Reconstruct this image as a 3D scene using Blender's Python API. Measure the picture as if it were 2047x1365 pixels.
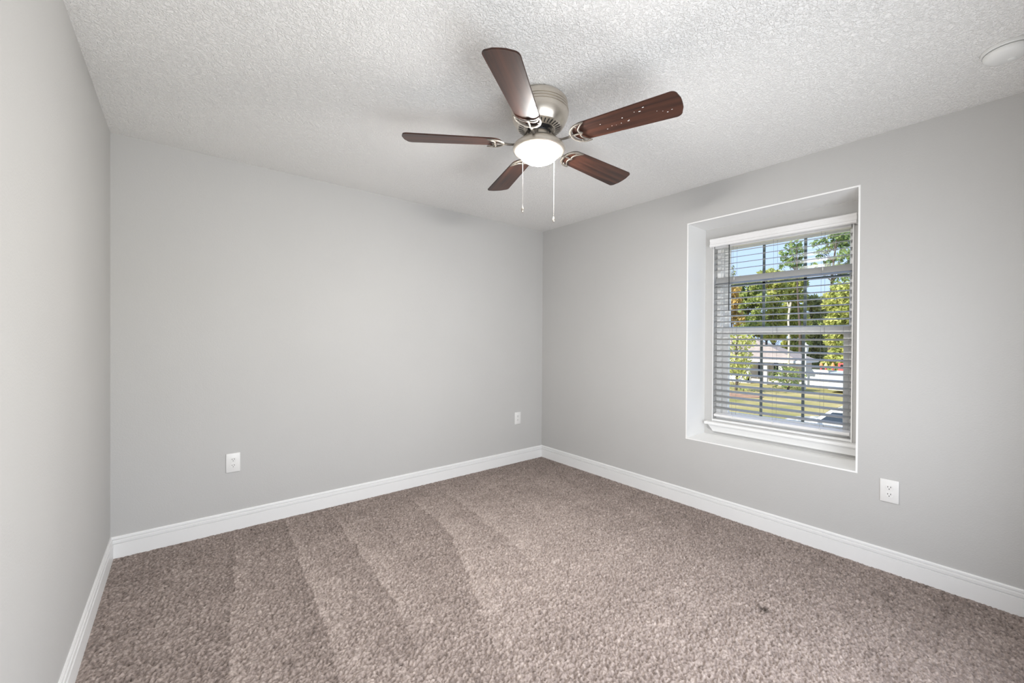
import bpy, bmesh, math, random
import numpy as np
from mathutils import Vector, Matrix

# ------------------------------------------------------------------ scene, camera, world, lights, exposure
for o in list(bpy.data.objects):
    bpy.data.objects.remove(o, do_unlink=True)
SC = bpy.context.scene
COL = SC.collection
SC.view_settings.view_transform = 'Standard'
SC.view_settings.look = 'None'
SC.view_settings.gamma = 1.0
SC.view_settings.exposure = 1.40
SC.view_settings.use_curve_mapping = False

# room: x to the right wall, y to the back wall, z up; camera stands near the left rear corner
L, R, D, YR, H = -0.3223, 3.0552, 3.2702, -0.315, 2.44
RECESS = 0.28
X0 = R + RECESS                      # plane of the inner window wall
CAM_Z = 1.2746
YAW, PITCH, ROLL, FPX = 0.6777, -0.0062, 0.0059, 818.536

def cam_axes():
    cy, sy, cp, sp = math.cos(YAW), math.sin(YAW), math.cos(PITCH), math.sin(PITCH)
    f = Vector((sy*cp, cy*cp, sp)); r = Vector((cy, -sy, 0)); u = r.cross(f)
    c, s = math.cos(ROLL), math.sin(ROLL)
    return r*c + u*s, u*c - r*s, f
CR, CU, CF = cam_axes()
cam = bpy.data.cameras.new('camera')
cam.sensor_width = 36.0
cam.lens = FPX/2047*36.0
cam.clip_start, cam.clip_end = 0.02, 600
cam_o = bpy.data.objects.new('camera', cam)
COL.objects.link(cam_o)
m = Matrix.Identity(4)
for i in range(3):
    m[i][0], m[i][1], m[i][2] = CR[i], CU[i], -CF[i]
m[0][3], m[1][3], m[2][3] = 0, 0, CAM_Z
cam_o.matrix_world = m
SC.camera = cam_o

world = bpy.data.worlds.new('sky'); SC.world = world
world.use_nodes = True
wn = world.node_tree.nodes; wl = world.node_tree.links
bg = wn['Background']
tc = wn.new('ShaderNodeTexCoord'); sep = wn.new('ShaderNodeSeparateXYZ'); ramp = wn.new('ShaderNodeValToRGB')
wl.new(tc.outputs['Generated'], sep.inputs[0]); wl.new(sep.outputs['Z'], ramp.inputs[0]); wl.new(ramp.outputs[0], bg.inputs[0])
ramp.color_ramp.elements[0].position = 0.0; ramp.color_ramp.elements[0].color = (0.57, 0.70, 0.96, 1)
ramp.color_ramp.elements[1].position = 0.7; ramp.color_ramp.elements[1].color = (0.36, 0.53, 0.95, 1)
bg.inputs[1].default_value = 0.55

def add_light(name, kind, loc, energy, color, direction=None, size=None, size_y=None):
    l = bpy.data.lights.new(name, kind); l.energy = energy; l.color = color
    if kind == 'AREA':
        l.shape = 'RECTANGLE'; l.size = size; l.size_y = size_y
    o = bpy.data.objects.new(name, l); COL.objects.link(o); o.location = loc
    if direction is not None:
        o.rotation_euler = Vector(direction).to_track_quat('-Z', 'Y').to_euler()
    return o
sun = add_light('sun', 'SUN', (0, 0, 20), 3.3, (1.0, 0.93, 0.80), (0.72, -0.38, -0.62))
sun.data.angle = 0.01
# fill light added behind the camera to brighten the room
rear = add_light('rear_fill_light', 'AREA', (1.08, YR+0.02, 0.88), 18.2, (0.95, 0.98, 1.0), (0.0, 1, 0.12), 2.3, 1.1)
rear.data.spread = math.radians(172)

# ------------------------------------------------------------------ helpers
def at(px, py, X):
    """Point of the world seen in the photo at (px, py), on the plane x = X."""
    d = CR*((px-1023.5)/FPX) - CU*((py-682.5)/FPX) + CF
    return Vector((0, 0, CAM_Z)) + d*(X/d.x)

def tag(o, label=None, cat=None, group=None, kind=None):
    if label: o['label'] = label
    if cat: o['category'] = cat
    if group: o['group'] = group
    if kind: o['kind'] = kind
    return o
def empty(name, loc, label=None, cat=None, group=None, kind=None):
    o = bpy.data.objects.new(name, None); COL.objects.link(o); o.location = loc
    o.empty_display_size = 0.05
    return tag(o, label, cat, group, kind)
def obj(name, bm, mats, parent=None, smooth=False):
    me = bpy.data.meshes.new(name); bm.to_mesh(me); bm.free()
    for mt in (mats if isinstance(mats, (list, tuple)) else [mats]): me.materials.append(mt)
    if smooth:
        me.polygons.foreach_set('use_smooth', [True]*len(me.polygons))
        try: me.set_sharp_from_angle(angle=math.radians(35))
        except Exception: pass
    o = bpy.data.objects.new(name, me); COL.objects.link(o)
    if parent: o.parent = parent
    return o
def struct(name, bm, mats, smooth=False):
    return tag(obj(name, bm, mats, None, smooth), kind='structure')

def add_box(bm, x0, x1, y0, y1, z0, z1, bevel=0.0, mi=0, seg=1):
    r = bmesh.ops.create_cube(bm, size=1.0)
    vs = r['verts']
    for v in vs:
        v.co = Vector(((x0+x1)/2+v.co.x*(x1-x0), (y0+y1)/2+v.co.y*(y1-y0), (z0+z1)/2+v.co.z*(z1-z0)))
    fs = set(f for v in vs for f in v.link_faces)
    for f in fs: f.material_index = mi
    if bevel > 0:
        es = list(set(e for v in vs for e in v.link_edges))
        bmesh.ops.bevel(bm, geom=es, offset=bevel, segments=seg, affect='EDGES', profile=0.5)
    return vs
def quad(bm, pts, mi=0):
    f = bm.faces.new([bm.verts.new(p) for p in pts]); f.material_index = mi
    return f
def lathe(bm, prof, n=64, c=(0, 0, 0), close=False, mi=0):
    rings = []
    for r, z in prof:
        if r < 1e-6: rings.append([bm.verts.new((c[0], c[1], c[2]+z))])
        else: rings.append([bm.verts.new((c[0]+r*math.cos(2*math.pi*k/n), c[1]+r*math.sin(2*math.pi*k/n), c[2]+z)) for k in range(n)])
    for a, b in zip(rings, rings[1:]):
        for k in range(n):
            k2 = (k+1) % n
            if len(a) == 1 and len(b) == 1: continue
            if len(a) == 1: f = bm.faces.new((a[0], b[k], b[k2]))
            elif len(b) == 1: f = bm.faces.new((a[k], b[0], a[k2]))
            else: f = bm.faces.new((a[k], b[k], b[k2], a[k2]))
            f.material_index = mi
    bmesh.ops.recalc_face_normals(bm, faces=bm.faces[:])
def tube(bm, pts, rad, n=10, cap=True, flat=1.0, flat_axis=None):
    """Sweep along pts; rad a number or one per point; flat squashes along flat_axis."""
    pts = [Vector(p) for p in pts]
    rads = [rad]*len(pts) if isinstance(rad, (int, float)) else rad
    prev = None; rings = []
    for i, p in enumerate(pts):
        t = (pts[min(i+1, len(pts)-1)]-pts[max(i-1, 0)]).normalized()
        if flat_axis is not None:
            b = Vector(flat_axis); b = (b - t*b.dot(t)).normalized(); a = b.cross(t)
        else:
            ref = Vector((0, 0, 1)) if abs(t.z) < 0.9 else Vector((1, 0, 0))
            a = t.cross(ref).normalized() if prev is None else (prev - t*prev.dot(t)).normalized()
            b = t.cross(a)
        prev = a
        rings.append([bm.verts.new(p + a*(rads[i]*math.cos(2*math.pi*k/n)) + b*(flat*rads[i]*math.sin(2*math.pi*k/n))) for k in range(n)])
    for A, B in zip(rings, rings[1:]):
        for k in range(n): bm.faces.new((A[k], A[(k+1) % n], B[(k+1) % n], B[k]))
    if cap:
        bm.faces.new(rings[0][::-1]); bm.faces.new(rings[-1])
    bmesh.ops.recalc_face_normals(bm, faces=bm.faces[:])
def spline(pts, n=8):
    pts = [Vector(p) for p in pts]; out = []
    P = [pts[0]*2-pts[1]]+pts+[pts[-1]*2-pts[-2]]
    for i in range(1, len(P)-2):
        for k in range(n):
            t = k/n
            out.append(0.5*((2*P[i])+(P[i+1]-P[i-1])*t+(2*P[i-1]-5*P[i]+4*P[i+1]-P[i+2])*t*t+(3*P[i]-P[i-1]-3*P[i+1]+P[i+2])*t**3))
    out.append(pts[-1]); return out
def prism(bm, poly, axis, a0, a1, mi=0):
    """Extrude a 2-D polygon along an axis; poly holds the other two coordinates in order."""
    def P(q, a):
        return {'x': (a, q[0], q[1]), 'y': (q[0], a, q[1]), 'z': (q[0], q[1], a)}[axis]
    A = [bm.verts.new(P(q, a0)) for q in poly]; B = [bm.verts.new(P(q, a1)) for q in poly]
    n = len(poly); fs = [bm.faces.new(A), bm.faces.new(B[::-1])]
    for k in range(n): fs.append(bm.faces.new((A[k], B[k], B[(k+1) % n], A[(k+1) % n])))
    for f in fs: f.material_index = mi
    bmesh.ops.recalc_face_normals(bm, faces=fs)

# ------------------------------------------------------------------ materials
def new_mat(name):
    mt = bpy.data.materials.new(name); mt.use_nodes = True
    return mt, mt.node_tree.nodes, mt.node_tree.links, mt.node_tree.nodes['Principled BSDF']
def mat(name, col, rough=0.5, metal=0.0, var=0.06, scale=8.0, bump=0.0, bscale=200.0, coat=0.0, spec=0.5, col2=None, stretch=None, bdist=0.002):
    mt, N, K, P = new_mat(name)
    P.inputs['Roughness'].default_value = rough; P.inputs['Metallic'].default_value = metal
    P.inputs['Coat Weight'].default_value = coat; P.inputs['Specular IOR Level'].default_value = spec
    t = N.new('ShaderNodeTexCoord'); mp = N.new('ShaderNodeMapping'); K.new(t.outputs['Object'], mp.inputs[0])
    if stretch: mp.inputs['Scale'].default_value = stretch
    nz = N.new('ShaderNodeTexNoise'); nz.inputs['Scale'].default_value = scale; nz.inputs['Detail'].default_value = 5
    K.new(mp.outputs[0], nz.inputs['Vector'])
    rp = N.new('ShaderNodeValToRGB'); K.new(nz.outputs['Fac'], rp.inputs[0]); K.new(rp.outputs[0], P.inputs['Base Color'])
    c1 = tuple(max(0, c*(1-var)) for c in col); c2 = col2 if col2 else tuple(min(1, c*(1+var)) for c in col)
    rp.color_ramp.elements[0].color = (*c1, 1); rp.color_ramp.elements[1].color = (*c2, 1)
    rp.color_ramp.elements[0].position = 0.3; rp.color_ramp.elements[1].position = 0.7
    if bump:
        b2 = N.new('ShaderNodeTexNoise'); b2.inputs['Scale'].default_value = bscale; b2.inputs['Detail'].default_value = 3
        K.new(mp.outputs[0], b2.inputs['Vector'])
        bp = N.new('ShaderNodeBump'); bp.inputs['Strength'].default_value = bump; bp.inputs['Distance'].default_value = bdist
        K.new(b2.outputs['Fac'], bp.inputs['Height']); K.new(bp.outputs[0], P.inputs['Normal'])
    return mt
M = {}
M['wall'] = mat('grey wall paint', (0.53, 0.522, 0.508), 0.75, var=0.015, scale=1.5, bump=0.35, bscale=150, spec=0.25)
M['white'] = mat('white trim paint', (0.83, 0.825, 0.815), 0.38, var=0.01, scale=3)
M['reveal'] = mat('white reveal paint', (0.90, 0.895, 0.88), 0.6, var=0.01, scale=3, bump=0.1, bscale=120)
M['vinyl'] = mat('white vinyl', (0.92, 0.92, 0.905), 0.35, var=0.02, scale=5)
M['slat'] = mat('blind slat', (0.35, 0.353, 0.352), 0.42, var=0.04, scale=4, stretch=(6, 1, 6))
M['valance'] = mat('white blind rail', (0.85, 0.84, 0.83), 0.4, var=0.02, scale=4)
M['grille'] = mat('backlit shade grille', (0.21, 0.225, 0.23), 0.45, var=0.05)  # white bars coloured grey, their backlit shade put into the paint
M['wand'] = mat('backlit shade wand', (0.035, 0.04, 0.04), 0.35)  # pale wand painted dark, as it looks against the window light
M['cord'] = mat('cord', (0.25, 0.25, 0.24), 0.8)
M['tassel'] = mat('tassel', (0.8, 0.79, 0.76), 0.4)
M['nickel'] = mat('brushed nickel', (0.66, 0.61, 0.54), 0.32, 0.95, var=0.08, scale=60, stretch=(1, 1, 30))
M['iron'] = mat('antique nickel bracket', (0.17, 0.152, 0.13), 0.62, 0.6, var=0.12, scale=50)
M['dark'] = mat('dark metal', (0.02, 0.02, 0.021), 0.45, 0.4)
M['black'] = mat('black slot', (0.012, 0.012, 0.012), 0.7)
M['plate'] = mat('white outlet plastic', (0.80, 0.79, 0.77), 0.35, var=0.01)
M['smoke'] = mat('white alarm plastic', (0.78, 0.78, 0.76), 0.4, var=0.01)

# walnut: grain runs along the blade's own x axis
mt, N, K, P = new_mat('walnut blade'); M['walnut'] = mt
t = N.new('ShaderNodeTexCoord'); mp = N.new('ShaderNodeMapping'); mp.inputs['Scale'].default_value = (2.2, 34, 34)
oi = N.new('ShaderNodeObjectInfo'); vm = N.new('ShaderNodeVectorMath'); vm.operation = 'ADD'; cmb = N.new('ShaderNodeMath'); cmb.operation = 'MULTIPLY'; cmb.inputs[1].default_value = 9
K.new(oi.outputs['Random'], cmb.inputs[0]); K.new(t.outputs['Object'], vm.inputs[0]); K.new(cmb.outputs[0], vm.inputs[1]); K.new(vm.outputs[0], mp.inputs[0])
nz = N.new('ShaderNodeTexNoise'); nz.inputs['Scale'].default_value = 1.0; nz.inputs['Detail'].default_value = 6; nz.inputs['Distortion'].default_value = 0.6
K.new(mp.outputs[0], nz.inputs['Vector'])
rp = N.new('ShaderNodeValToRGB'); K.new(nz.outputs['Fac'], rp.inputs[0]); K.new(rp.outputs[0], P.inputs['Base Color'])
rp.color_ramp.elements[0].position = 0.32; rp.color_ramp.elements[0].color = (0.020, 0.0075, 0.005, 1)
rp.color_ramp.elements[1].position = 0.70; rp.color_ramp.elements[1].color = (0.088, 0.030, 0.016, 1)
P.inputs['Roughness'].default_value = 0.42; P.inputs['Coat Weight'].default_value = 0.12; P.inputs['Coat Roughness'].default_value = 0.3

# ceiling: knock-down texture
mt, N, K, P = new_mat('textured ceiling paint'); M['ceiling'] = mt
P.inputs['Base Color'].default_value = (0.92, 0.908, 0.885, 1); P.inputs['Roughness'].default_value = 0.9; P.inputs['Specular IOR Level'].default_value = 0.2
t = N.new('ShaderNodeTexCoord')
n1 = N.new('ShaderNodeTexNoise'); n1.inputs['Scale'].default_value = 80; n1.inputs['Detail'].default_value = 4; n1.inputs['Distortion'].default_value = 1.2
n2 = N.new('ShaderNodeTexNoise'); n2.inputs['Scale'].default_value = 150; n2.inputs['Detail'].default_value = 3
K.new(t.outputs['Object'], n1.inputs['Vector']); K.new(t.outputs['Object'], n2.inputs['Vector'])
rp = N.new('ShaderNodeValToRGB'); rp.color_ramp.elements[0].position = 0.42; rp.color_ramp.elements[1].position = 0.58
K.new(n1.outputs['Fac'], rp.inputs[0])
ad = N.new('ShaderNodeMath'); ad.operation = 'MULTIPLY_ADD'; ad.inputs[1].default_value = 0.4
K.new(n2.outputs['Fac'], ad.inputs[0]); K.new(rp.outputs[0], ad.inputs[2])
bp = N.new('ShaderNodeBump'); bp.inputs['Strength'].default_value = 0.74; bp.inputs['Distance'].default_value = 0.004
K.new(ad.outputs[0], bp.inputs['Height']); K.new(bp.outputs[0], P.inputs['Normal'])

# thin window glass
mt, N, K, P = new_mat('window glass'); M['glass'] = mt
N.remove(P); out = N['Material Output']
tr = N.new('ShaderNodeBsdfTransparent'); tr.inputs[0].default_value = (0.93, 0.96, 0.96, 1)
gl = N.new('ShaderNodeBsdfGlossy'); gl.inputs['Roughness'].default_value = 0.18
mx = N.new('ShaderNodeMixShader'); mx.inputs[0].default_value = 0.012; K.new(tr.outputs[0], mx.inputs[1]); K.new(gl.outputs[0], mx.inputs[2]); K.new(mx.outputs[0], out.inputs[0])

# lit lamp bowl
mt, N, K, P = new_mat('lit frosted bowl'); M['bowl'] = mt
P.inputs['Base Color'].default_value = (0.9, 0.9, 0.88, 1); P.inputs['Roughness'].default_value = 0.4
P.inputs['Emission Color'].default_value = (1.0, 0.98, 0.95, 1); P.inputs['Emission Strength'].default_value = 122

# carpet: yarn colour from a per-point attribute plus fine noise
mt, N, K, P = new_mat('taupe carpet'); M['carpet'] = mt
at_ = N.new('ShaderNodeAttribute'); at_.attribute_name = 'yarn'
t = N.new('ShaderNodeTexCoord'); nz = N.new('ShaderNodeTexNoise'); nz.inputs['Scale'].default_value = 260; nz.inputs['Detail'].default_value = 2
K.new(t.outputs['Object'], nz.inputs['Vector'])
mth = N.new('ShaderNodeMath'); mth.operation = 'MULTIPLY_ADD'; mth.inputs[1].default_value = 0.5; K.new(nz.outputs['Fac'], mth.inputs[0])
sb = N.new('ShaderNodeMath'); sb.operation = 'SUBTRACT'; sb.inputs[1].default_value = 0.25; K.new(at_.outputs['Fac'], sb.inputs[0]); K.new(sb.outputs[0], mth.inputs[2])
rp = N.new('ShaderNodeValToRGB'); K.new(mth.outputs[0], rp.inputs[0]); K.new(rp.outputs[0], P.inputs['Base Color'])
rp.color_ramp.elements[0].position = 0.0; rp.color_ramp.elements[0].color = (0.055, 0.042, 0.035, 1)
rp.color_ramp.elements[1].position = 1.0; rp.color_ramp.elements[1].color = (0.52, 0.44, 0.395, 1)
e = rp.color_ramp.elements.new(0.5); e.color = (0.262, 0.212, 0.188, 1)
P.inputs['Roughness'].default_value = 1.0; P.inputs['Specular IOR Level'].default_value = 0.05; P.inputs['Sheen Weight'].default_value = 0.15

# ------------------------------------------------------------------ room shell
def wall_with_hole(bm, axis_x, y0, y1, z0, z1, hy0, hy1, hz0, hz1, mi=0):
    """Four quads around a hole on plane x = axis_x."""
    def q(a, b, c, d): quad(bm, [(axis_x, a, c), (axis_x, b, c), (axis_x, b, d), (axis_x, a, d)], mi)
    q(y0, hy0, z0, z1); q(hy1, y1, z0, z1); q(hy0, hy1, z0, hz0); q(hy0, hy1, hz1, z1)

def rect_tube(bm, xa, xb, y0, y1, z0, z1, mi=0):
    quad(bm, [(xa, y0, z0), (xa, y0, z1), (xb, y0, z1), (xb, y0, z0)], mi)
    quad(bm, [(xa, y1, z0), (xb, y1, z0), (xb, y1, z1), (xa, y1, z1)], mi)
    quad(bm, [(xa, y0, z0), (xb, y0, z0), (xb, y1, z0), (xa, y1, z0)], mi)
    quad(bm, [(xa, y0, z1), (xa, y1, z1), (xb, y1, z1), (xb, y0, z1)], mi)

RY0, RY1, RZ0, RZ1 = 0.588, 1.631, 0.507, 2.178       # recess in the right wall
WY0, WY1, WZ0, WZ1 = 0.672, 1.557, 0.625, 2.055       # window opening inside the recess
WT = 0.15
T = 0.009                                             # thickness of the white reveal lining
bm = bmesh.new()
wall_with_hole(bm, R, YR-0.12, D+0.12, -0.05, H+0.05, RY0, RY1, RZ0, RZ1)
rect_tube(bm, R, X0, RY0, RY1, RZ0, RZ1)
wall_with_hole(bm, X0, RY0, RY1, RZ0, RZ1, WY0, WY1, WZ0, WZ1)
rect_tube(bm, X0, X0+WT, WY0, WY1, WZ0, WZ1)
wall_with_hole(bm, X0+WT, YR-0.12, D+0.12, -0.05, H+0.05, WY0, WY1, WZ0, WZ1)
for y in (YR-0.12, D+0.12): quad(bm, [(R, y, -0.05), (X0+WT, y, -0.05), (X0+WT, y, H+0.05), (R, y, H+0.05)])
for z in (-0.05, H+0.05): quad(bm, [(R, YR-0.12, z), (R, D+0.12, z), (X0+WT, D+0.12, z), (X0+WT, YR-0.12, z)])
bmesh.ops.remove_doubles(bm, verts=bm.verts[:], dist=1e-5)
bmesh.ops.recalc_face_normals(bm, faces=bm.faces[:])
struct('wall_right', bm, M['wall'])
bm = bmesh.new(); add_box(bm, L-0.12, R, D, D+0.12, -0.05, H+0.05); struct('wall_back', bm, M['wall'])
bm = bmesh.new(); add_box(bm, L-0.12, L, YR-0.12, D, -0.05, H+0.05); struct('wall_left', bm, M['wall'])
# rear wall with an invented opening for the added fill light
bm = bmesh.new()
for a in ((L, -0.10, -0.05, H+0.05), (2.26, R, -0.05, H+0.05), (-0.10, 2.26, -0.05, 0.31), (-0.10, 2.26, 1.45, H+0.05)):
    add_box(bm, a[0], a[1], YR-0.12, YR, a[2], a[3])
struct('wall_rear', bm, M['wall'])
bm = bmesh.new(); add_box(bm, L-0.12, X0+WT, YR-0.12, D+0.12, H, H+0.10); struct('ceiling', bm, M['ceiling'])

# white lining of the recess with a thin corner bead
bm = bmesh.new()
e = 0.0015
add_box(bm, R-e, X0, RY0, RY0+T, RZ0, RZ1); add_box(bm, R-e, X0, RY1-T, RY1, RZ0, RZ1)
add_box(bm, R-e, X0, RY0+T, RY1-T, RZ0, RZ0+T); add_box(bm, R-e, X0, RY0+T, RY1-T, RZ1-T, RZ1)
struct('trim_1', bm, M['reveal'])

# carpeted floor: displaced pile
def smooth_noise(shape, sig, rng):
    n = rng.standard_normal(shape)
    fy = np.fft.fftfreq(shape[0])[:, None]; fx = np.fft.rfftfreq(shape[1])[None, :]
    g = np.exp(-2*(math.pi**2)*((sig[0]*fy)**2+(sig[1]*fx)**2))
    r = np.fft.irfft2(np.fft.rfft2(n)*g, s=shape)
    return r/r.std()
def build_carpet():
    rng = np.random.default_rng(7)
    st = 0.0030
    xs = np.arange(L, R+st, st); ys = np.arange(YR, D+st, st)
    nx, ny = len(xs), len(ys)
    X, Y = np.meshgrid(xs, ys)                      # shape ny, nx
    tuft = smooth_noise((ny, nx), (0.85, 1.1), rng)
    big = smooth_noise((ny, nx), (14, 18), rng); mid = smooth_noise((ny, nx), (4, 5), rng)
    # vacuum strokes: a crisp light edge on the left of each stroke, dying away to the right
    edges = [[(0.27, 3.25), (0.21, 2.55), (0.16, 2.13), (0.10, 1.2)],
             [(0.56, 3.25), (0.53, 2.69), (0.49, 2.03), (0.46, 1.2)],
             [(0.84, 3.25), (0.83, 2.57), (0.80, 1.96), (0.74, 1.2)],
             [(1.11, 3.25), (1.09, 2.78), (1.05, 2.3), (1.0, 1.2)],
             [(1.42, 3.25), (1.38, 2.41), (1.30, 2.13), (1.10, 1.6), (0.95, 1.2)],
             [(1.72, 3.25), (1.66, 2.5), (1.60, 2.0), (1.50, 1.2)],
             [(2.10, 3.25), (2.02, 2.5), (1.95, 2.0)],
             [(2.50, 3.25), (2.45, 2.6), (2.40, 2.1)]]
    amp = [0.75, 0.95, 0.95, 0.35, 0.75, 0.6, 0.35, 0.25]; wid = [0.13, 0.16, 0.12, 0.05, 0.22, 0.25, 0.2, 0.2]
    ylim = [(1.7, 3.1), (1.75, 3.2), (1.9, 3.2), (2.6, 3.15), (1.5, 3.0), (1.9, 2.95), (2.2, 3.1), (2.3, 3.1)]
    nap = np.zeros((ny, nx))
    wob = smooth_noise((ny, nx), (10, 4), rng)*0.006
    for ed, a, w, yl in zip(edges, amp, wid, ylim):
        p = np.array(ed)[::-1]
        ex = np.interp(Y, p[:, 1], p[:, 0]) + wob
        d = X-ex
        grow = np.clip((3.2-Y)/1.0, 0.20, 1.3)
        prof = np.where(d < 0, -0.55*np.exp(d/(0.55*w*grow)), np.exp(-d/(w*grow)))
        prof = np.where(np.abs(d) < 0.008, prof*np.abs(d)/0.008*0.6+0.4*prof, prof)
        fade = np.clip((Y-yl[0]+0.45)/0.6, 0, 1)*np.clip((yl[1]+0.12-Y)/0.12, 0, 1)
        nap += a*prof*fade
    # broad zones: lighter centre, darker along the far and right edges
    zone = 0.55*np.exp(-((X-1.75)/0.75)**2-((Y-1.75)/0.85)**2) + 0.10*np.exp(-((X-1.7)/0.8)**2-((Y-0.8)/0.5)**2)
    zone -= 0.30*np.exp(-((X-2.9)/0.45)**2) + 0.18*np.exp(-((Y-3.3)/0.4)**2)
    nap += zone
    stain = np.zeros((ny, nx))
    for sx, sy, r, k in ((2.15, 0.75, 0.022, 0.9), (2.73, 0.43, 0.03, 0.8), (2.42, 0.5, 0.04, 0.35), (2.36, 0.62, 0.03, 0.25), (2.72, 2.62, 0.03, 0.5), (3.0, 3.1, 0.015, 0.6)):
        stain += k*np.exp(-(((X-sx)/r)**2+((Y-sy)/(1.5*r))**2))
    stain *= np.clip(1+0.7*mid, 0, 2)
    fleck = smooth_noise((ny, nx), (0.8, 0.9), rng)
    edge = np.clip((np.minimum(np.minimum(X-L, R-X), np.minimum(D-Y, Y-YR))-0.012)/0.03, 0, 1)
    Z = (0.0042*np.clip(tuft, -2.4, 1.2) + 0.0007*mid + 0.0012*nap)*(0.25+0.75*edge) - 0.002*(1-edge)
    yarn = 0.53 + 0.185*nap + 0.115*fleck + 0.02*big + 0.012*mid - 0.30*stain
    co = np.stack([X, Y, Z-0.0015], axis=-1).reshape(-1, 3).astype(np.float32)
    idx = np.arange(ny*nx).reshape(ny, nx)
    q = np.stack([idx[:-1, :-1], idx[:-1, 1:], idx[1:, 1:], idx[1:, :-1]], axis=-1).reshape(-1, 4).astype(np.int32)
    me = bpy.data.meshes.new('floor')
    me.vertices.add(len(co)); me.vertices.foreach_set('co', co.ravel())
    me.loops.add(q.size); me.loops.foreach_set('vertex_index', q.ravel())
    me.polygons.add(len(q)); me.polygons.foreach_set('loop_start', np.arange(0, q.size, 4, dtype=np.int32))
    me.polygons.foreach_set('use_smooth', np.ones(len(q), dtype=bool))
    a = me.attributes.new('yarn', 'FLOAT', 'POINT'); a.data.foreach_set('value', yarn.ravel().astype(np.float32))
    me.update(calc_edges=True); me.validate()
    me.materials.append(M['carpet'])
    o = bpy.data.objects.new('floor', me); COL.objects.link(o); tag(o, kind='structure')
build_carpet()

# baseboards, mitred
PROF = [(0, 0.1206), (0.0055, 0.1206), (0.0075, 0.1155), (0.0078, 0.1070), (0.0030, 0.1062), (0.0030, 0.1030), (0.0112, 0.1020), (0.0118, 0.0960), (0.0112, 0.0842), (0.0050, 0.0832), (0.0050, 0.0796), (0.0142, 0.0786), (0.0142, -0.012), (0, -0.012)]
def baseboard(name, P):
    bm = bmesh.new()
    A = [bm.verts.new(P(d, z, 0)) for d, z in PROF]; B = [bm.verts.new(P(d, z, 1)) for d, z in PROF]; n = len(PROF)
    for k in range(n): bm.faces.new((A[k], B[k], B[(k+1) % n], A[(k+1) % n]))
    bm.faces.new(A); bm.faces.new(B)
    bmesh.ops.recalc_face_normals(bm, faces=bm.faces[:])
    struct(name, bm, M['white'])
baseboard('baseboard_back', lambda d, z, k: (R-d if k else L+d, D-d, z))
baseboard('baseboard_left', lambda d, z, k: (L+d, D-d if k else YR+d, z))
baseboard('baseboard_right', lambda d, z, k: (R-d, D-d if k else YR+d, z))

# ------------------------------------------------------------------ window
win = empty('window_1', (X0+0.07, (WY0+WY1)/2, WZ0), kind='structure')
def wobj(name, bm, mt, parent=win, smooth=False):
    o = obj(name, bm, mt, parent, smooth); o.matrix_parent_inverse = Matrix.Translation(-Vector(parent.location)) if parent is win else Matrix.Identity(4)
    return o
def frame_boxes(bm, x0, x1, y0, y1, z0, z1, l, r, b, t, bev=0.003):
    add_box(bm, x0, x1, y0, y0+r, z0, z1, bev); add_box(bm, x0, x1, y1-l, y1, z0, z1, bev)
    add_box(bm, x0, x1, y0+r, y1-l, z0, z0+b, bev); add_box(bm, x0, x1, y0+r, y1-l, z1-t, z1, bev)
bm = bmesh.new()
frame_boxes(bm, X0+0.060, X0+0.148, WY0+0.001, WY1-0.001, WZ0+0.001, WZ1-0.001, 0.030, 0.030, 0.03, 0.03)
add_box(bm, X0+0.078, X0+0.086, WY1-0.045, WY1-0.03, WZ0+0.03, WZ1-0.03); add_box(bm, X0+0.098, X0+0.106, WY1-0.045, WY1-0.03, WZ0+0.03, WZ1-0.03)
add_box(bm, X0+0.106, X0+0.140, WY1-0.068, WY1-0.03, WZ0+0.03, WZ1-0.03)
wobj('window_frame', bm, M['vinyl'])
bm = bmesh.new(); frame_boxes(bm, X0+0.108, X0+0.136, WY0+0.031, WY1-0.069, 1.330, WZ1-0.031, 0.012, 0.012, 0.04, 0.02)
us = wobj('upper_sash', bm, M['vinyl'])
bm = bmesh.new(); frame_boxes(bm, X0+0.066, X0+0.096, WY0+0.031, WY1-0.046, WZ0+0.031, 1.374, 0.046, 0.032, 0.045, 0.055)
add_box(bm, X0+0.056, X0+0.0655, 1.00, 1.10, 1.371, 1.381, 0.003)
ls = wobj('lower_sash', bm, M['vinyl'])
def pane(parent, x, y0, y1, z0, z1):
    bm = bmesh.new(); add_box(bm, x, x+0.004, y0, y1, z0, z1)
    o = obj('glass_pane', bm, M['glass'], parent); o.matrix_parent_inverse = parent.matrix_parent_inverse.copy() if False else Matrix.Translation(-Vector(win.location)) if False else Matrix.Identity(4)
    return o
pane(us, X0+0.118, WY0+0.042, WY1-0.080, 1.368, WZ1-0.05)
pane(ls, X0+0.077, WY0+0.062, WY1-0.091, WZ0+0.075, 1.320)
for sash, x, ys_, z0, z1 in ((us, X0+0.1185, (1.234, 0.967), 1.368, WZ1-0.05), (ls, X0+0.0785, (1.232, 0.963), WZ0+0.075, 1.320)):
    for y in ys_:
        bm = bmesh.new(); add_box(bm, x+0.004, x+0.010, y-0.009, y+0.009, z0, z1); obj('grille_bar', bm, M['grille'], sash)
bm = bmesh.new(); add_box(bm, X0+0.1225, X0+0.1285, WY0+0.042, WY1-0.080, 1.704, 1.722); obj('grille_bar', bm, M['grille'], us)

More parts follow.
